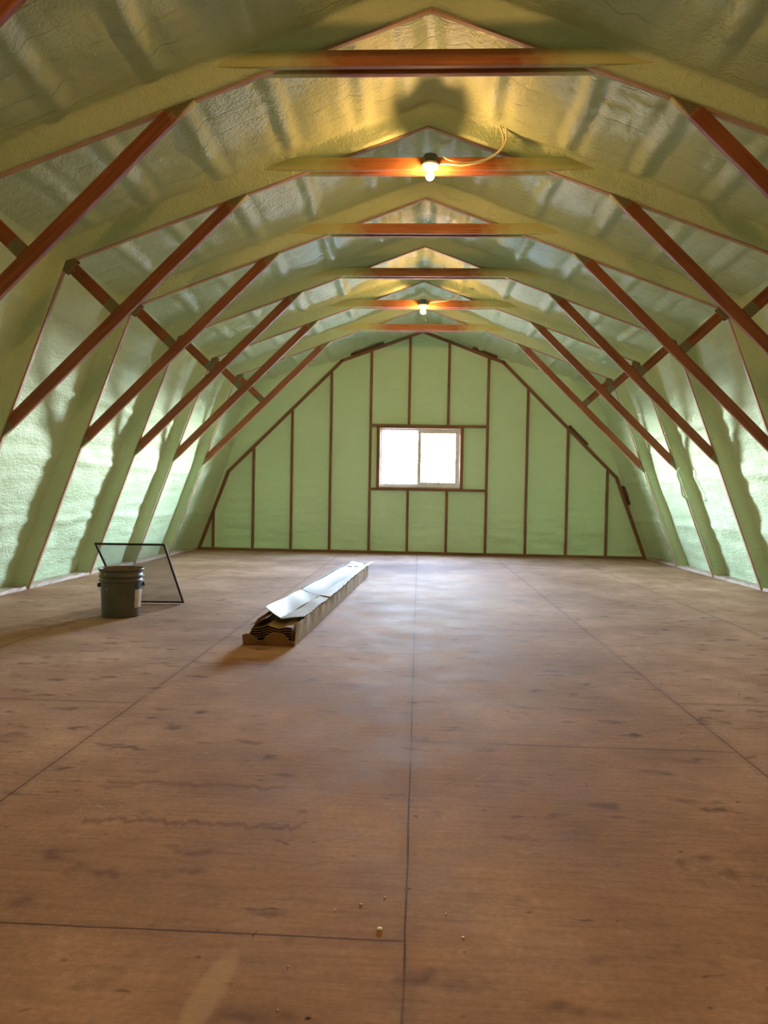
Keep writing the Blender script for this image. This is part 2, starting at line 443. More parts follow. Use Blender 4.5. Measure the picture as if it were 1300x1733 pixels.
# ---------------------------------------------------------------- floor
fl = link_mesh('floor', [(-4.3, YB-.3, 0), (4.3, YB-.3, 0), (4.3, 12.3, 0), (-4.3, 12.3, 0),
                         (-4.3, YB-.3, -.02), (4.3, YB-.3, -.02), (4.3, 12.3, -.02), (-4.3, 12.3, -.02)],
               [(0, 1, 2, 3), (7, 6, 5, 4), (0, 4, 5, 1), (1, 5, 6, 2), (2, 6, 7, 3), (3, 7, 4, 0)], M_FLOOR)
tag(fl, 'worn brown plywood subfloor with dark knots and sheet joints', kind='structure')

# ---------------------------------------------------------------- sprayed foam on roof and slopes
Lw = math.hypot(FX-KX, KZ); Lr = math.hypot(KX, AZ-KZ)
NW = Vector((KZ/Lw, 0, (FX-KX)/Lw)); NR = Vector(((AZ-KZ)/Lr, 0, KX/Lr))   # outward normals, right side
def y_samples():
    ys = set()
    loc = [0, .02, .026, .031, .036, .041, .047, .054, .062, .072, .084, .098, .115, .135, .16, .19, .22]
    for ty in TR_Y:
        c = ty+RT/2
        for d in loc: ys.add(round(c+d, 4)); ys.add(round(c-d, 4))
    y = YB
    while y < 12.05:
        c = min(abs(y-(t+RT/2)) for t in TR_Y)
        if c > .235: ys.add(round(y, 4))
        y += .032
    return np.array(sorted(v for v in ys if YB <= v <= 12.02))
YS = y_samples()
TC = np.array(TR_Y)+RT/2
def foam_offset(S, Y, upper, side):
    """depth of the foam surface behind the rafters' inner line. S = distance along slope (upper: from apex, lower: from foot)"""
    k = np.argmin(np.abs(Y[..., None]-TC), axis=-1)
    dy = np.abs(Y-TC[k]); sgn = np.sign(Y-TC[k])
    sd = 11 if upper else 29
    sd += 5*(side > 0)
    w1 = .082 + .030*fbm(S*3.1+k*7.3, sgn*3+k*2.7, sd) + .014*fbm(S*11+k*3, sgn*9+k, sd+3)
    D = .140 + .022*fbm(S*1.3, Y*1.6, sd+5)
    t = np.clip((dy-.036)/np.maximum(w1-.036, .02), 0, 1)
    f = 1-(1-t)**2.8
    inb = np.clip((dy-w1)/.12, 0, 1); inb = inb*inb*(3-2*inb)
    off = .012+(D-.012)*f
    off = np.where(dy < .03, .011, off)
    Ys = Y + .05*fbm(S*1.5, Y*1.5, sd+31)
    Ss = S + .03*fbm(S*1.0, Y*1.8, sd+37)
    if upper:
        for s0 in (.10, .42, .98, 1.52, 2.06, 2.52):
            q = (Ss-s0)/.045
            off = off - inb*(.026*(1+fbm(Ss*2, Ys*2.5, sd+41))*np.exp(-q*q) - .016*np.exp(-((Ss-s0-.085)/.028)**2) - .012*np.exp(-((Ss-s0+.085)/.03)**2))
        off = off + inb*.010*fbm(Ss*9, Ys*1.8, sd+7)
        # passes of the spray gun: fine ridges running down the slope
        ph = Ys*1/.165
        g = np.abs(ph-np.round(ph))
        off = off + inb*.010*np.exp(-(g/.06)**2)*(fbm(Ss*1.3, np.round(ph)*1.7, sd+13) > -.15)
        off = off + inb*.006*fbm(Ss*22, Ys*22, sd+9)
    else:
        off = off + inb*.016*fbm(Ss*8.5, Ys*1.3, sd+7) + inb*.010*fbm(Ss*20, Ys*4.0, sd+8, 3)
        for s0 in (.62, 1.25, 1.86, 2.45):
            q = (Ss-s0)/.04
            off = off - inb*.020*np.exp(-q*q)
    off = off + .004*fbm(S*9, Y*9, sd+19)*(dy > .034)
    # last bay: the foam turns smoothly into the gable
    e = np.clip((Y-(YG-.55))/.55, 0, 1)
    off = off - e*e*.11*(dy > .1)
    return off
def foam_sheet(name, pts, upper_flags, sides, mat):
    """pts: list of (P0 on inner line (x,z), normal(x,z), S) along the section"""
    n = len(pts); m = len(YS)
    PX = np.array([p[0][0] for p in pts])[:, None]; PZ = np.array([p[0][1] for p in pts])[:, None]
    NX = np.array([p[1][0] for p in pts])[:, None]; NZ = np.array([p[1][1] for p in pts])[:, None]
    S = np.array([p[2] for p in pts])[:, None]*np.ones((1, m)); Yg = np.ones((n, 1))*YS[None, :]
    out = np.zeros((n, m))
    up = np.array(upper_flags, dtype=float)[:, None]; sd = np.array(sides)[:, None]
    SL = np.array([p[3] for p in pts])[:, None]*np.ones((1, m))
    for s in (-1, 1):
        A = foam_offset(S, Yg, True, s); B = foam_offset(SL, Yg, False, s)
        o = A*up+B*(1-up)
        out = np.where(sd*np.ones((1, m)) == s, o, out)
    XX = PX+NX*out; ZZ = PZ+NZ*out
    V = np.stack([XX, Yg, ZZ], -1).reshape(-1, 3)
    idx = np.arange(n*m).reshape(n, m)
    F = np.stack([idx[:-1, :-1], idx[1:, :-1], idx[1:, 1:], idx[:-1, 1:]], -1).reshape(-1, 4)
    me = bpy.data.meshes.new(name); me.from_pydata(V.tolist(), [], F.tolist()); me.update()
    me.materials.append(mat); me.polygons.foreach_set('use_smooth', [True]*len(me.polygons))
    o = bpy.data.objects.new(name, me); C.objects.link(o); return o
def section(side):
    """points from foot to apex with blended normals; third = S from apex, fourth = S from foot"""
    P = []
    ds = .030
    nl = int(Lw/ds); nr = int(Lr/ds)
    for i in range(-6, nl):
        t = i/nl; s = t*Lw
        x = FX+(KX-FX)*t; z = KZ*t
        w = np.clip((s-(Lw-.22))/.44, 0, 1); w = w*w*(3-2*w)
        P.append((x, z, w, Lr+(Lw-s), s))
    for i in range(0, nr+1):
        t = i/nr; s = t*Lr
        x = KX*(1-t); z = KZ+(AZ-KZ)*t
        w = np.clip((.22+s)/.44, 0, 1); w = w*w*(3-2*w)
        P.append((x, z, w, Lr-s, Lw+s))
    out = []
    for x, z, w, sa, sf in P:
        nx = NW.x*(1-w)+NR.x*w; nz = NW.z*(1-w)+NR.z*w
        ap = np.clip(1-sa/.16, 0, 1)                # towards the apex the normal turns straight up
        nx *= (1-ap); nz = nz*(1-ap)+ap
        l = math.hypot(nx, nz); k = 1/math.cos(.431*(1-abs(2*w-1)))
        nx, nz = nx/l*k, nz/l*k
        out.append(((side*x, z), (side*nx, nz), sa, sf, w))
    return out, nl+6
secR, nk = section(1); secL, _ = section(-1)
def flags(sec): return [np.clip(p[4], 0, 1) for p in sec]
o = foam_sheet('wall_left', secL[:nk+1], flags(secL[:nk+1]), [-1]*(nk+1), M_WALL)
tag(o, 'lower left slope sprayed with pale green foam between the rafters', kind='structure')
o = foam_sheet('wall_right', secR[:nk+1], flags(secR[:nk+1]), [1]*(nk+1), M_WALL)
tag(o, 'lower right slope sprayed with pale green foam between the rafters', kind='structure')
roofL = secL[nk:]; roofR = list(reversed(secR[nk:]))[1:]
o = foam_sheet('ceiling', roofL+roofR, flags(roofL)+flags(roofR), [-1]*len(roofL)+[1]*len(roofR), M_ROOF)
tag(o, 'gambrel roof underside sprayed with ridged glossy green foam', kind='structure')

# ---------------------------------------------------------------- far gable wall
STUDS = [-2.730, -2.100, -1.465, -.818, 1.073, 1.712, 2.364, 3.001]
SHORT = -3.385
CRIP = [-.196, .437]
WX0, WX1, WZ0, WZ1 = -.662, .640, 1.085, 2.040
def inner_z(x):       # top of the framed panel of the gable (outline that follows lower rafter, diagonal, rafter)
    x = abs(x)
    if x < 1.32: return AZ-(AZ-KZ)/KX*x
    if x < 3.170: return 3.138+(1.300-3.138)*(x-1.32)/(3.170-1.32)
    return KZ*(FX-x)/(FX-KX)
def prof_z(x, off):
    x = abs(x)
    return None
def gable(name, yface, sgn, mat, window):
    xs = set(np.round(np.arange(-4.05, 4.051, .035), 4)); zs = set(np.round(np.arange(-.02, 4.03, .035), 4))
    for s in STUDS+CRIP+[SHORT]:
        for d in (-.06, -.045, -.033, -.022, 0, .022, .033, .045, .06): xs.add(round(s+d, 4))
    if window:
        xs |= {WX0+.0, WX1+.0}; zs |= {WZ0, WZ1}
    xs = np.array(sorted(xs)); zs = np.array(sorted(zs))
    X, Z = np.meshgrid(xs, zs, indexing='ij')
    iz = np.vectorize(inner_z)(X)
    # signed distance outside the framed outline (rough)
    outd = (Z-iz)*.75
    allst = np.array(STUDS+CRIP+[SHORT])
    dst = np.min(np.abs(X[..., None]-allst), axis=-1)
    # cripples exist only above and below the window
    mask = ((np.abs(X+.196) < .1) | (np.abs(X-.437) < .1)) & (Z > 1.05) & (Z < 2.09)
    dst = np.where(mask, .3, dst)
    dedge = np.minimum(dst, np.minimum(np.abs(outd)+.0, np.abs(Z-.045)+.02))
    rec = .022+.018*(1-np.exp(-np.maximum(dedge-.02, 0)/.03))
    rec = rec + .012*fbm(X*1.6, Z*7, 51, 4) + .026*fbm(X*3.5, Z*15, 57, 3)*np.clip((1.5-Z)/1.2, .18, 1) + .004*fbm(X*3, Z*3, 61)
    # away from the framing the foam swells towards the room and the roof
    sw = np.clip(outd/.45, 0, 1)
    rec = np.where(outd > 0, .012 - .15*sw*sw + .012*fbm(X*2.5, Z*2.5, 71), rec)
    Yv = yface + sgn*rec
    V = np.stack([X, Yv, Z], -1).reshape(-1, 3)
    n, m = X.shape; idx = np.arange(n*m).reshape(n, m)
    F = []
    for i in range(n-1):
        xc = (xs[i]+xs[i+1])/2
        for j in range(m-1):
            zc = (zs[j]+zs[j+1])/2
            if window and WX0 < xc < WX1 and WZ0 < zc < WZ1: continue
            # clip to just outside the foam of roof and slopes
            ax = abs(xc)
            lim = min(AZ-(AZ-KZ)/KX*ax+.34, (FX+.34-ax)*KZ/(FX-KX)+.12)
            if zc > lim: continue
            F.append((idx[i, j], idx[i+1, j], idx[i+1, j+1], idx[i, j+1]))
    me = bpy.data.meshes.new(name); me.from_pydata(V.tolist(), [], [tuple(int(q) for q in f) for f in F]); me.update()
    me.materials.append(mat); me.polygons.foreach_set('use_smooth', [True]*len(me.polygons))
    o = bpy.data.objects.new(name, me); C.objects.link(o); return o
wb = gable('wall_back', YG, 1, M_GABLE, True)
tag(wb, 'far gable wall filled with smooth green foam between studs', kind='structure')
wf = gable('wall_front', YB+.05, -1, M_GABLE, False)
tag(wf, 'gable wall behind the viewer filled with green foam', kind='structure')

# framing of the far gable
gf = empty('gable_wall_frame', (0, YG, 0))
tag(gf, 'dark brown stud framing of the far gable wall around the window', 'wall frame')
go = (0, YG, 0)
def vstud(x, z0, z1, name='stud', mat=M_STUD, t=.042, y=-.004, skew=0):
    return board(name, (x-t/2+skew, YG+y, z0), (x-t/2, YG+y, z1), (1, 0, 0), t, .10, mat, gf, origin=go)
for x in STUDS:
    vstud(x, .040, inner_z(x)-.045)
vstud(SHORT, .040, inner_z(SHORT)-.06)
for x in CRIP:
    vstud(x, .040, 1.030, 'cripple_stud'); vstud(x, 2.100, inner_z(x)-.045, 'cripple_stud')
def hboard(name, x0, x1, z, h, mat=M_STUD, y=-.006):
    return board(name, (x0, YG+y, z), (x1, YG+y, z), (0, 0, 1), h, .10, mat, gf, origin=go)
hboard('bottom_plate', -FX+.01, FX-.01, 0.0, .040, y=-.012)
hboard('header', -.797, 1.052, 2.062, .040); hboard('rough_sill', -.797, 1.052, 1.030, .038)
vstud(WX0-.030, 1.068, 2.062, 'trimmer', t=.040); vstud(WX1+.030, 1.068, 2.062, 'trimmer', t=.040)
def chord(name, a, b_, w=.045):
    a3 = Vector((a[0], YG-.010, a[1])); b3 = Vector((b_[0], YG-.010, b_[1])); ax = (b3-a3).normalized()
    s = Vector((0, 1, 0)).cross(ax); mid = (a3+b3)/2
    if s.dot(Vector((-mid.x, 0, 1.2-mid.z))) < 0: s = -s
    return board(name, a3, b3, s, w, .10, M_STUD, gf, origin=go)
for s in (-1, 1):
    chord('end_rafter', (s*1.33, 3.134), (0, AZ))
    chord('end_brace', (s*3.172, 1.300), (s*1.31, 3.145))
    chord('end_post', (s*FX, 0), (s*3.165, 1.312))
# scraps of dark nailer showing through the foam
for a, b_, w in [((-1.15, 3.2006), (-.62, 3.396), .030), ((.80, 3.330), (1.20, 3.182), .026), ((2.66, 1.807), (2.36, 2.105), .030), ((3.335, .86), (3.225, 1.16), .05)]:
    a3 = Vector((a[0], YG-.03, a[1])); b3 = Vector((b_[0], YG-.03, b_[1])); ax = (b3-a3).normalized()
    s = Vector((0, 1, 0)).cross(ax)
    if s.dot(Vector((a3.x, 0, a3.z-1.2))) < 0: s = -s
    board('nailer', a3, b3, s, w, .05, M_NAIL, gf, origin=go)

# ---------------------------------------------------------------- window
w1 = empty('window_1', (0, YG, WZ0)); tag(w1, 'white sliding window of two panes in the far gable wall', 'window', kind='structure')
wo = (0, YG, WZ0)
def frame_rect(name, x0, x1, z0, z1, y0, y1, wl_, wr, wbm, wt, mat, parent):
    V, F = [], []
    O_ = [(x0, z0), (x1, z0), (x1, z1), (x0, z1)]; I_ = [(x0+wl_, z0+wbm), (x1-wr, z0+wbm), (x1-wr, z1-wt), (x0+wl_, z1-wt)]
    for y in (y0, y1):
        for (x, z) in O_+I_: V.append((x-wo[0], y-wo[1], z-wo[2]))
    for i in range(4):
        j = (i+1) % 4
        F += [(i, j, 4+j, 4+i), (8+j, 8+i, 12+i, 12+j), (i, 8+i, 8+j, j), (4+j, 12+j, 12+i, 4+i)]
    o = link_mesh(name, V, F, mat, parent)
    bm = bmesh.new(); bm.from_mesh(o.data); bmesh.ops.recalc_face_normals(bm, faces=bm.faces)
    bmesh.ops.bevel(bm, geom=bm.edges[:], offset=.0025, segments=2, affect='EDGES'); bm.to_mesh(o.data); bm.free(); return o
frame_rect('opening_liner', WX0-.010, WX1+.010, WZ0-.012, WZ1+.012, YG-.004, YG+.135, .016, .016, .016, .016, M_PALE, w1)
frame_rect('window_frame', WX0+.004, WX1-.004, WZ0+.004, WZ1-.004, YG+.045, YG+.120, .030, .040, .040, .026, M_VINYL, w1)
s1 = frame_rect('sash', WX0+.024, .008, WZ0+.035, WZ1-.022, YG+.078, YG+.098, .016, .052, .020, .014, M_VINYL, w1)
s2 = frame_rect('sash', -.046, WX1-.036, WZ0+.035, WZ1-.022, YG+.054, YG+.074, .052, .040, .048, .054, M_VINYL, w1)
def pane(x0, x1, z0, z1, y, par):
    o = link_mesh('pane', [(x0, y-wo[1], z0-wo[2]), (x1, y-wo[1], z0-wo[2]), (x1, y-wo[1], z1-wo[2]), (x0, y-wo[1], z1-wo[2])], [(0, 1, 2, 3)], M_GLASS, par)
pane(WX0+.036, -.040, WZ0+.050, WZ1-.032, YG+.088, s1)
pane(.004, WX1-.072, WZ0+.075, WZ1-.068, YG+.064, s2)

# ---------------------------------------------------------------- outdoors, seen through the window
M_GROUND = plain('pale_gravel', (.60, .58, .53), .9, noise_amt=.15, nscale=.5)
M_LEAF = plain('tree_leaves', (.014, .017, .009), .7, spec=.2, noise_amt=.35, nscale=.9)
M_BARK = plain('tree_bark', (.03, .025, .02), .9, noise_amt=.3)
GZ = -2.9
gr = link_mesh('ground', [(-60, 12.4, GZ), (60, 12.4, GZ), (60, 120, GZ), (-60, 120, GZ)], [(0, 1, 2, 3)], M_GROUND)
tag(gr, 'pale ground outside below the window', kind='structure')
def make_tree(x, y, h, w, label):
    rng = random.Random(int(x*100+y))
    t = empty('tree', (x, y, GZ)); tag(t, label, 'tree', 'leafy trees outside the window')
    V, F = [], []
    for (a, b_, r0, r1) in [((0, 0, 0), (.1, 0, h*.55), .16, .10), ((.1, 0, h*.5), (-.5*w, .2, h*.8), .07, .03), ((.1, 0, h*.5), (.5*w, -.2, h*.82), .07, .03), ((.1, 0, h*.5), (.05, .1, h*.93), .07, .02)]:
        a, b_ = Vector(a), Vector(b_); ax = (b_-a).normalized(); u = ax.orthogonal().normalized(); w_ = ax.cross(u); q = len(V)
        for p, r_ in ((a, r0), (b_, r1)):
            for k in range(8): V.append(p+(u*math.cos(k*math.pi/4)+w_*math.sin(k*math.pi/4))*r_)
        for k in range(8): F.append((q+k, q+(k+1) % 8, q+8+(k+1) % 8, q+8+k))
    link_mesh('trunk', V, F, M_BARK, t, True)
    V, F = [], []
    cl = [(rng.uniform(-w, w)*.8, rng.uniform(-w, w)*.5, h*rng.uniform(.35, .92), rng.uniform(.35, .8)) for _ in range(26)]
    for _ in range(5200):
        cx_, cy_, cz_, cr_ = rng.choice(cl)
        d = Vector((rng.gauss(0, 1), rng.gauss(0, 1), rng.gauss(0, .8))).normalized()*cr_*rng.uniform(.4, 1)
        c = Vector((cx_, cy_, cz_))+d
        u = Vector((rng.gauss(0, 1), rng.gauss(0, 1), rng.gauss(0, 1))).normalized(); v_ = u.orthogonal().normalized()
        l_ = rng.uniform(.05, .10); q = len(V)
        V += [c-u*l_, c+v_*l_*.45, c+u*l_, c-v_*l_*.45]; F.append((q, q+1, q+2, q+3))
    link_mesh('foliage', V, F, M_LEAF, t)
make_tree(-2.6, 30.0, 7.6, 1.7, 'pale looking leafy tree behind the left window pane')
make_tree(.6, 33.0, 8.0, 1.8, 'yellow green leafy tree behind the right window pane')
make_tree(-.9, 37.0, 7.4, 1.7, 'hazy leafy tree behind the middle bar of the window')

# ---------------------------------------------------------------- sill plates along the slopes (between the rafter feet)
for s, nm in ((-1, 'trim_1'), (1, 'trim_2')):
    V, F, U = [], [], []
    seg = [YB] + [q for t in TR_Y for q in (t-.004, t+RT+.004)] + [YG-.02]
    for a, b_ in zip(seg[0::2], seg[1::2]):
        n = max(2, int((b_-a)/.06)); base = len(V)
        for i in range(n+1):
            y = a+(b_-a)*i/n
            jx = .006*math.sin(y*17)+.004*math.sin(y*41+s); jz = .005*math.sin(y*23+s*2)+.003*math.sin(y*57)
            for (x, z) in ((FX+.006+jx, 0), (FX+.006+jx, .032+jz), (FX+.26, .036)):
                V.append((s*x, y, z)); U.append((y, x+z))
        for i in range(n):
            for j in range(2):
                q = base+i*3+j; f = (q, q+3, q+4, q+1)
                F.append(f if s < 0 else f[::-1])
        F.append((base, base+1, base+2)); F.append((base+n*3, base+n*3+2, base+n*3+1))
    o = link_mesh(nm, V, F, M_SILL, uvs=U)
    tag(o, 'pale scuffed sill plate along the foot of the %s slope' % ('left' if s < 0 else 'right'), kind='structure')

# ---------------------------------------------------------------- roof trusses
def make_truss(k, label):
    y = truss_y(k); t = empty('roof_truss', (0, y, 0))
    tag(t, label, 'truss', 'gambrel roof trusses down the attic')
    og = (0, 0, 0)
    for s in (-1, 1):
        nr = Vector((s*NR.x, 0, NR.z)); nw = Vector((s*NW.x, 0, NW.z))
        board('upper_rafter', (s*KX, 0, KZ), (0, 0, AZ), nr, .16, RT, M_RAFTER, t, spray=lambda q: .30)
        board('lower_rafter', (s*FX, 0, 0), (s*KX, 0, KZ), nw, .16, RT, M_RAFTER, t, spray=lambda q: .26)
        # diagonal from rafter to rafter
        a = Vector((s*1.3136, 0, 3.143)); b_ = Vector((s*3.163, 0, 1.321)); ax = (b_-a).normalized()
        sd = Vector((s*abs(ax.z), 0, abs(ax.x)))
        a2 = a - ax*.01; b2 = b_ + ax*.01
        def spr(q): return max(0, 1-q/.085)*.95 + max(0, 1-(1-q)/.06)*.95
        board('diagonal_brace', a2, b2, sd, .089, RT, M_WOOD, t, spray=spr)
        # knee web from the knee to the middle of the diagonal
        m = Vector((s*2.245, 0, 2.226))+sd*.089; kk = Vector((s*KX, 0, KZ))+Vector((s*.012, 0, .012))
        axk = (m-kk).normalized(); perp = Vector((axk.z, 0, -axk.x))
        board('knee_web', kk-perp*.0445, m-perp*.0445, perp, .089, RT, M_WOOD, t, spray=lambda q: max(0, 1-q/.22)*1.0)
        # nail plates
        def plate(c, ang, w, h, yy):
            o_ = link_mesh('nail_plate', [(dx*w/2, yo, dz*h/2) for yo in (0, .0018) for dx, dz in ((-1, -1), (1, -1), (1, 1), (-1, 1))],
                           [(0, 1, 2, 3), (7, 6, 5, 4), (0, 4, 5, 1), (1, 5, 6, 2), (2, 6, 7, 3), (3, 7, 4, 0)], M_PLATE, t,
                           uvs=[((dx+1)*w/2, (dz+1)*h/2) for _ in (0, 1) for dx, dz in ((-1, -1), (1, -1), (1, 1), (-1, 1))])
            o_.location = (c[0], yy, c[1]); o_.rotation_euler = (0, ang, 0)
        da = math.atan2(-ax.z, ax.x)
        for yy in (-.0019, RT+.0001):
            c = a + ax*.07 + sd*.05; plate((c.x, c.z), da, .15, .085, yy)
            c = b_ - ax*.05 + sd*.05; plate((c.x, c.z), da, .13, .085, yy)
            ka = math.atan2(-axk.z, axk.x)
            c = m - axk*.045; plate((c.x, c.z), ka, .085, .082, yy)
            c = kk + axk*.035; plate((c.x, c.z), ka, .075, .13, yy)
    # collar tie: two boards that clasp the rafters
    def spc(q):
        x = abs(q-.5)*2*1.34
        return min(1, max(0, (x-.36)/.56))
    for yy in (-.039, RT+.001):
        board('collar_tie', (-1.34, yy, 3.300), (1.34, yy, 3.300), (0, 0, 1), .089, RT, M_TIE, t, spray=spc)
    return t
ORD = {-2: 'truss above the viewer that carries a lit bulb', -1: 'truss of which only a brown brace shows in the top left corner',
       0: 'largest and nearest brown truss, its collar tie crossing near the top of the photo',
       1: 'second truss in view, its collar tie holding the nearer lit bulb',
       2: 'third truss in view, next beyond the one with the nearer bulb',
       3: 'fourth truss in view, just this side of the truss with the farther bulb',
       4: 'fifth truss in view, its collar tie holding the farther lit bulb',
       5: 'farthest truss, last before the green gable wall'}
first = make_truss(0, ORD[0])
for k in (-2, -1, 1, 2, 3, 4, 5):
    c = first.copy(); C.objects.link(c); c.location = (0, truss_y(k), 0); c['label'] = ORD[k]
    for ch in first.children:
        d = ch.copy(); C.objects.link(d); d.parent = c

# ---------------------------------------------------------------- light fixtures
def make_lamp(k, x, label, chain=.0, glow=None):
    y = truss_y(k)-.039-.050
    f = empty('light_fixture', (x, y, 3.31)); tag(f, label, 'lamp', 'bare bulb fixtures on the collar ties')
    lathe('junction_box', [(.0, .066), (.050, .066), (.054, .061), (.050, .012), (.047, .006), (.0, .006)], M_BOX, f, 8, False)
    lathe('lampholder', [(0, .006), (.058, .006), (.062, .002), (.062, -.006), (.056, -.012), (.034, -.020), (.027, -.024), (.024, -.040), (.018, -.042), (0, -.042)], M_PORC, f, 40)
    prof = [(.0, -.040), (.013, -.042), (.014, -.050), (.020, -.058)]
    for i in range(13):
        a = math.pi*(.28+.72*i/12); prof.append((.030*math.sin(a), -.078+.030*math.cos(a)))
    lathe('bulb', prof, glow or M_BULB, f, 24)
    if chain:
        V, F = tube_mesh(smooth_path([(.030, -.025, -.020), (.034, -.03, -.07), (.034, -.03, -.07-chain)], 6), .0016, 6)
        c = link_mesh('pull_chain', V, F, M_STEEL, f, True)
        lathe('chain_end', [(0, .008), (.005, .004), (.005, -.006), (0, -.010)], M_PORC, c, 10, origin=(.034, -.03, -.075-chain))
    return f
make_lamp(1, .020, 'lit bare bulb under a round lampholder on the nearer collar tie')
make_lamp(4, -.008, 'smaller lit bare bulb with pull chain on the farther collar tie', .12)
make_lamp(-2, 0.0, 'lit bare bulb on the collar tie above the viewer', glow=M_BULB_NEAR)

# ---------------------------------------------------------------- cables
def cable(pts, r, label, cat='cable', group=None, name='electrical_cable', mat=M_CABLE):
    V, F = tube_mesh(smooth_path(pts, 8), r, 8)
    b_ = Vector(pts[0]); V = [v-b_ for v in V]
    o = link_mesh(name, V, F, mat, smooth=True); o.location = b_
    tag(o, label, cat, group); return o
y1 = truss_y(1); y4 = truss_y(4)
cable([(.428, y1-.22, 3.79), (.445, y1-.14, 3.70), (.505, y1-.09, 3.60), (.540, y1-.065, 3.50), (.520, y1-.06, 3.43), (.43, y1-.06, 3.370), (.30, y1-.058, 3.338), (.20, y1-.055, 3.348), (.14, y1-.055, 3.365), (.115, y1-.052, 3.385)], .0062,
      'cream cable looping from foam to the nearer lit bulb, its higher end at the box')
cable([(.50, y1-.20, 3.74), (.520, y1-.12, 3.66), (.555, y1-.085, 3.57), (.555, y1-.07, 3.48), (.50, y1-.07, 3.40), (.40, y1-.068, 3.345), (.26, y1-.066, 3.318), (.18, y1-.062, 3.325), (.10, y1-.060, 3.330), (.070, y1-.06, 3.325)], .0062,
      'second cream cable beside the nearer bulb, hanging lower along the collar tie')
cable([(.44, y4-.20, 3.77), (.455, y4-.12, 3.66), (.47, y4-.08, 3.55), (.42, y4-.065, 3.44), (.30, y4-.06, 3.38), (.18, y4-.06, 3.365), (.06, y4-.06, 3.350)], .0062,
      'single cream cable curving from the roof foam to the farther bulb')
xk, zk = 3.163, 1.321
cable([(xk+.09, y4-.015, zk+.02), (xk+.03, y4-.06, zk+.03), (xk-.012, y4-.07, zk-.05), (xk+.035, y4-.06, zk-.15), (xk+.05, y4-.06, zk-.26), (xk+.075, y4-.06, zk-.32), (xk+.14, y4-.05, zk-.36)], .013,
      'foam covered cable loop on the right rafter foot below its brace', mat=foam_mat('foam_on_cable', (1, 1, 1), .4))

# ---------------------------------------------------------------- bucket
bx, by = -2.235, 5.405
bk = empty('bucket', (bx, by, 0)); tag(bk, 'grey plastic bucket standing in front of the leaning window screen', 'bucket')
prof = [(0, 0), (.130, 0), (.136, .004), (.137, .012), (.1420, .130), (.1470, .250), (.1474, .260), (.1475, .262), (.149, .264), (.160, .2645), (.1615, .268), (.1600, .2725), (.1505, .274),
        (.1515, .290), (.152, .300), (.1615, .3005), (.1630, .304), (.1615, .308), (.1530, .309), (.1540, .332), (.1545, .345), (.1620, .347), (.1645, .351), (.1640, .358), (.1600, .360), (.1560, .359)]
lathe('body', prof, M_PLASTIC, bk, 64)
lathe('inner_wall', [(.1560, .359), (.150, .345), (.1415, .20), (.134, .035), (.129, .030), (0, .028)], M_BUCKIN, bk, 64)
def arc_patch(name, a0, a1, z0, z1, r0, r1, mat, par, off=.0012):
    V, F = [], []; n = 12
    for i in range(n+1):
        a = a0+(a1-a0)*i/n
        for z, r in ((z0, r0), (z1, r1)):
            for o_ in (off, -.001): V.append(((r+o_)*math.cos(a), (r+o_)*math.sin(a), z))
    for i in range(n):
        q = i*4; F += [(q, q+4, q+6, q+2), (q+1, q+3, q+7, q+5), (q, q+1, q+5, q+4), (q+2, q+6, q+7, q+3)]
    F += [(0, 2, 3, 1), (n*4, n*4+1, n*4+3, n*4+2)]
    o = link_mesh(name, V, F, mat, par, False); return o
D2 = math.radians
rad = lambda z: .137+(z-.012)*(.0105/.25)
lb = arc_patch('label', D2(-26), D2(26), .070, .205, rad(.070), rad(.205), M_LABEL, bk); lb['label'] = 'pale paper label'
lb = arc_patch('label', D2(-26), D2(26), .207, .256, rad(.207), rad(.256), M_BLUE, bk); lb['label'] = 'dark blue upper label'
# bail handle hanging down on the left, ears under the ribs
for sgn in (-1, 1):
    lathe('handle_ear', [(0, .012), (.014, .010), (.016, 0), (.016, -.012), (0, -.012)], M_PLASTIC, bk, 16).matrix_local = Matrix.Translation((math.cos(D2(202 if sgn > 0 else 22))*.158, math.sin(D2(202 if sgn > 0 else 22))*.158, .235)) @ Matrix.Rotation(D2(202 if sgn > 0 else 22), 4, 'Z') @ Matrix.Rotation(math.pi/2, 4, 'Y')
pts = []
for i in range(21):
    q = math.pi*i/20
    a = D2(202)-math.pi*i/20
    r = .166+.004*math.sin(q); pts.append((r*math.cos(a), r*math.sin(a)*1.0, .235-.105*math.sin(q)))
V, F = tube_mesh(pts, .0022, 6); link_mesh('handle', V, F, M_PLASTIC, bk, True)
# dabs of foam on the rim
for i, (a, z, w) in enumerate([(-150, .318, .05), (-140, .322, .035), (-125, .283, .014), (-112, .283, .010), (-138, .2835, .018), (-112, .325, .012), (-112, .215, .008)]):
    o = lathe('foam_dab', [(0, .006), (w*.4, .004), (w*.5, 0), (w*.45, -.004), (0, -.006)], M_CRUMB, bk, 12)
    rr_ = .156 if z > .262 else .147
    o.matrix_local = Matrix.Translation((rr_*math.cos(D2(a)), rr_*math.sin(D2(a)), z)) @ Matrix.Rotation(D2(a), 4, 'Z') @ Matrix.Rotation(math.pi/2, 4, 'Y')

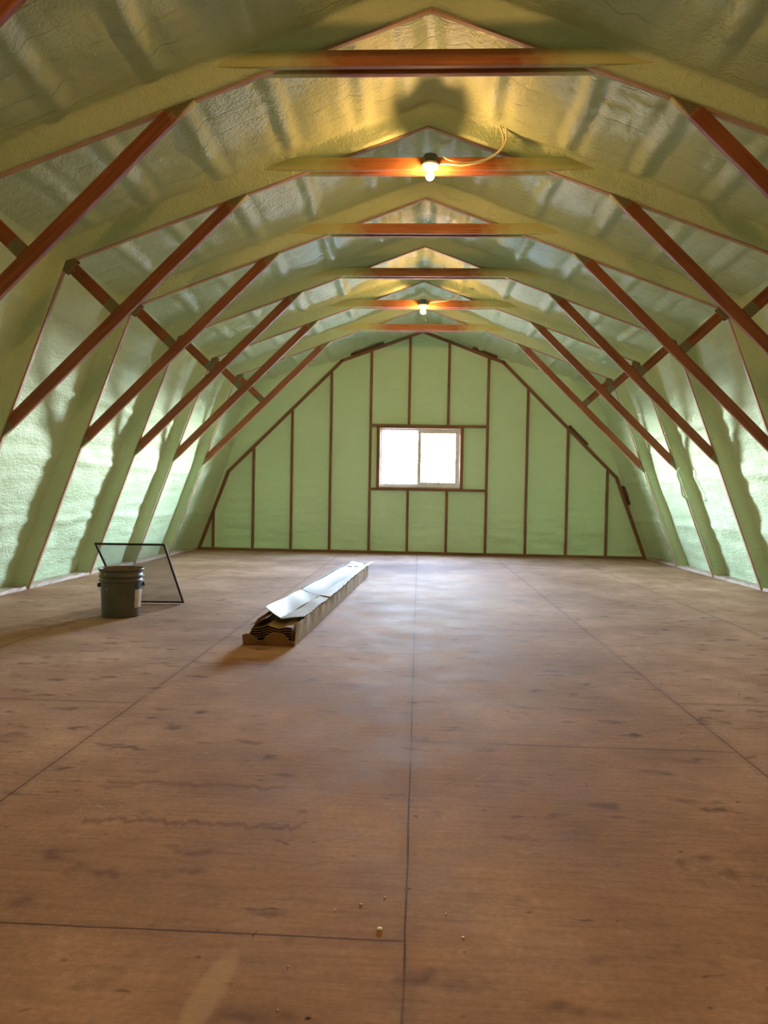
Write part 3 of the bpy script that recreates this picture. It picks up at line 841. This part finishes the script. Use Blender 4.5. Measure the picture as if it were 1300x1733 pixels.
# ---------------------------------------------------------------- window screen leaning on the bucket
BRc, BLc = Vector((-1.960, 6.050, .010)), Vector((-2.475, 6.000, .010))
TRc, TLc = Vector((-1.975, 5.366, .546)), Vector((-2.490, 5.316, .546))
ws = empty('window_screen', tuple((BRc+BLc)/2)); ws.location.z = 0
tag(ws, 'dark framed insect screen leaning on the far side of the bucket', 'window screen')
org = ws.location.copy()
ex_ = (BRc-BLc); W_ = ex_.length; ex_.normalize(); ez_ = (TLc-BLc); ez_ = (ez_-ex_*ez_.dot(ex_)).normalized(); H_ = (TLc-BLc).dot(ez_); en_ = ex_.cross(ez_)
def bar(a, b_, c, d, name):   # in-plane rect a..b (x), c..d (z)
    bm = bmesh.new(); bmesh.ops.create_cube(bm, size=1)
    for v in bm.verts:
        p = BLc + ex_*(a+(v.co.x+.5)*(b_-a)) + ez_*(c+(v.co.z+.5)*(d-c)) + en_*(v.co.y*.010)
        v.co = p-org
    bmesh.ops.recalc_face_normals(bm, faces=bm.faces)
    bmesh.ops.bevel(bm, geom=bm.edges[:], offset=.0015, segments=1, affect='EDGES')
    me = bpy.data.meshes.new(name); bm.to_mesh(me); bm.free(); me.materials.append(M_SCRFR)
    o = bpy.data.objects.new(name, me); C.objects.link(o); o.parent = ws
g = .017
bar(0, W_, 0, g, 'frame_rail'); bar(0, W_, H_-g, H_, 'frame_rail'); bar(0, g, g, H_-g, 'frame_stile'); bar(W_-g, W_, g, H_-g, 'frame_stile')
q = [BLc+ex_*a+ez_*b_-org for a, b_ in ((g, g), (W_-g, g), (W_-g, H_-g), (g, H_-g))]
link_mesh('insect_mesh', q, [(0, 1, 2, 3)], M_MESH, ws)

# ---------------------------------------------------------------- long carton with siding
cA = Vector((-.922, 4.475, 0)); cB = Vector((-.748, 8.47, 0))
ang = math.atan2(cB.y-cA.y, cB.x-cA.x)-math.pi/2; LC = (cB-cA).length
ct = empty('siding_carton', tuple(cA), ang); tag(ct, 'long open cardboard carton with torn white lined flaps lying on the floor', 'carton')
def strip(name, fn, nl, cross, mat, parent=ct, thick=.004, rough_edge=None, smooth=False):
    """fn(t, u) -> local point; solid sheet of given thickness"""
    V, F = [], []; m = cross+1
    P = [[Vector(fn(i/nl, j/cross)) for j in range(m)] for i in range(nl+1)]
    for lay in (0, 1):
        for i in range(nl+1):
            for j in range(m):
                i2, j2 = min(i+1, nl), min(j+1, cross); i0, j0 = max(i-1, 0), max(j-1, 0)
                nrm = (P[i2][j]-P[i0][j]).cross(P[i][j2]-P[i][j0]).normalized()
                V.append(P[i][j]+nrm*(thick*(lay-.5)))
    T = (nl+1)*m
    for i in range(nl):
        for j in range(cross):
            a = i*m+j; F.append((a, a+m, a+m+1, a+1)); F.append((T+a, T+a+1, T+a+m+1, T+a+m))
    for i in range(nl):
        a = i*m; F.append((a, T+a, T+a+m, a+m)); a = i*m+cross; F.append((a, a+m, T+a+m, T+a))
    for j in range(cross):
        a = j; F.append((a, a+1, T+a+1, T+a)); a = nl*m+j; F.append((a, T+a, T+a+1, a+1))
    o = link_mesh(name, V, F, mat, parent, smooth)
    bm = bmesh.new(); bm.from_mesh(o.data); bmesh.ops.recalc_face_normals(bm, faces=bm.faces); bm.to_mesh(o.data); bm.free(); return o
wv = lambda y, s=0: .004*math.sin(y*9+s)+.003*math.sin(y*23+s*2)
HW = .162
strip('bottom_panel', lambda t, u: (-HW+2*HW*u, t*LC, .004), 12, 2, M_CARD)
strip('side_panel', lambda t, u: (HW+.004*u+wv(t*LC)*u, t*LC*(1-.0*u)+.02*u, .004+.128*u+(.004*math.sin(t*190)+.003*math.sin(t*77))*u*u*(1 if t < .97 else 0)), 120, 5, M_CARD)
strip('side_panel', lambda t, u: (-HW+.075*u+wv(t*LC, 2)*u, t*LC+.06*u, .004+.150*u-.03*t*u), 60, 5, M_CARD)
# near end flap with scalloped top
def endflap(t, u):
    x = -HW+2*HW*t
    h = .030 + .038*max(0, 1-abs((t-.10)/.20)**2) + .052*max(0, 1-abs((t-.66)/.26)**2.5)
    h = min(h, .02+.25*(1-t)+.001) if t > .9 else h
    return (x, -.006-.020*u, .004+h*u)
o = strip('end_flap', endflap, 48, 3, M_FLAPTAN); o['label'] = 'brown near end flap with a scalloped edge'
# flaps on top, lined white
Rci = Matrix.Rotation(-ang, 3, 'Z')
def loc_(w): return Rci @ (Vector(w)-cA)
def sheet(name, nl, nr, fl_, fr, mat, label=None, bow=0, rag=0, n=24, wob=.003):
    """torn card sheet between a near edge nl-nr and a far edge fl_-fr (world points)"""
    a, b_, c, d = (loc_(q) for q in (nl, nr, fl_, fr))
    def f(t, u):
        p = (a*(1-t)+c*t)*(1-u)+(b_*(1-t)+d*t)*u
        p = p + Vector((rag*u**6*(.5*math.sin(t*61)+.5*math.sin(t*141+1)), 0, bow*(4*u*(1-u))+wob*math.sin(t*11+u*2)))
        return p
    o = strip(name, f, n, 6, mat, thick=.003)
    if label: o['label'] = label
    return o
sheet('top_flap', (-.991, 4.700, .203), (-.879, 4.620, .143), (-.945, 5.86, .172), (-.765, 5.62, .158), M_WHITE, 'near white lined flap, lifted', bow=-.006)
sheet('top_flap', (-.881, 4.625, .140), (-.748, 4.76, .134), (-.770, 5.70, .154), (-.690, 5.72, .140), M_CARDGREY, 'greyish flap beside the white one', rag=.006, n=60)
sheet('top_flap', (-.958, 5.98, .158), (-.762, 5.66, .152), (-.825, 8.20, .140), (-.655, 8.20, .140), M_WHITE, 'long white lined flap over the far part', bow=-.010)
sheet('top_flap', (-.762, 5.67, .152), (-.690, 5.66, .141), (-.655, 8.20, .141), (-.585, 8.30, .146), M_CARDGREY, 'torn pale strip along the right edge', rag=.006, n=80)
sheet('flap_edge', (-.962, 5.98, .150), (-.960, 5.98, .172), (-.829, 8.20, .132), (-.827, 8.22, .165), M_WHITE)
sheet('end_flap', (-.825, 8.21, .138), (-.650, 8.20, .138), (-.770, 8.50, .172), (-.640, 8.46, .150), M_WHITE, 'white far end flap, raised')
sheet('end_flap', (-.655, 8.21, .140), (-.588, 8.20, .140), (-.560, 8.62, .160), (-.520, 8.62, .158), M_CARDGREY, 'pointed pale flap at the far right corner')
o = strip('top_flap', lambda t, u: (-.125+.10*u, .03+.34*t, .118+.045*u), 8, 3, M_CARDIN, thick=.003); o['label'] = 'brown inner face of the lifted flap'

# siding sheets nested inside the carton, each with the same folded profile
pf = [(-.128, .000), (-.070, .006), (-.050, .012), (-.030, .020), (-.018, .022), (.010, .012), (.045, .004), (.060, .004), (.090, .013), (.128, .012), (.134, -.006)]
proto = None
pos = ['topmost of the stack', 'second from the top', 'middle of the stack', 'second from the bottom', 'lowest of the stack']
for i in range(5):
    if proto is None:
        V, F = [], []; n = 24; m = len(pf)
        for lay in (0, .0035):
            for k in range(n+1):
                for (x, z) in pf: V.append((x, .03+(LC-.08)*k/n, z+lay))
        T = (n+1)*m
        for k in range(n):
            for j in range(m-1):
                a = k*m+j; F += [(a, a+1, a+m+1, a+m), (T+a, T+a+m, T+a+m+1, T+a+1)]
            a = k*m; F.append((a, a+m, T+a+m, T+a)); a = k*m+m-1; F.append((a, T+a, T+a+m, a+m))
        for j in range(m-1):
            F.append((j, T+j, T+j+1, j+1)); a = n*m+j; F.append((a, a+1, T+a+1, T+a))
        proto = link_mesh('siding_sheet', V, F, M_SIDTOP); s_ = proto
        bm = bmesh.new(); bm.from_mesh(s_.data); bmesh.ops.recalc_face_normals(bm, faces=bm.faces); bm.to_mesh(s_.data); bm.free()
    else:
        s_ = proto.copy(); C.objects.link(s_)
    d = Vector((.006-.002*i, .006*i, .094-.0165*i)); d.rotate(Matrix.Rotation(ang, 3, 'Z'))
    s_.location = cA+d; s_.rotation_euler = (0, 0, ang)
    tag(s_, 'brown ribbed siding sheet in the carton, '+pos[i], 'siding sheet', 'siding sheets nested in the carton')

# ---------------------------------------------------------------- foam crumbs on the floor
cr = [(-.082, 1.559, 0.0058, 'biggest pale foam crumb, left of the centre floor joint in the foreground'),
      (-.130, 1.653, 0.0035, 'dull foam crumb just left of and beyond the biggest crumb'),
      (-.077, 1.687, 0.0029, 'foam crumb straight beyond the biggest crumb, close to the centre joint'),
      (-.187, 1.627, 0.0023, 'small crumb well left of the biggest crumb'),
      (.042, 1.83, 0.0014, 'tiny bright crumb right of the centre joint, farthest of those there'),
      (.063, 1.631, 0.0023, 'pale crumb just right of the centre joint'),
      (.096, 1.545, 0.0029, 'larger pale crumb right of the centre joint'),
      (.095, 1.500, 0.0020, 'dim crumb nearest the camera on the right of the centre joint'),
      (-.256, 1.678, 0.0016, 'tiny white speck beyond the cross joint on the left sheet'),
      (-.256, 1.422, 0.0021, 'white crumb on the near side of the cross joint'),
      (-.253, 1.299, 0.0019, 'white crumb nearest the bottom edge of the photo'),
      (-.221, 2.233, 0.0021, 'small crumb far out beyond the water stain lines')]
for x, y, r, lab in cr:
    bm = bmesh.new(); bmesh.ops.create_icosphere(bm, subdivisions=2, radius=r)
    for v in bm.verts:
        f = 1+random.uniform(-.16, .16); v.co = Vector((v.co.x*f*1.15, v.co.y*f, v.co.z*f*.45+r*.35))
    me = bpy.data.meshes.new('foam_crumb'); bm.to_mesh(me); bm.free(); me.materials.append(M_CRUMB)
    for p in me.polygons: p.use_smooth = True
    o = bpy.data.objects.new('foam_crumb', me); C.objects.link(o); o.location = (x, y, 0)
    tag(o, lab, 'foam crumb', 'foam crumbs on the foreground floor')
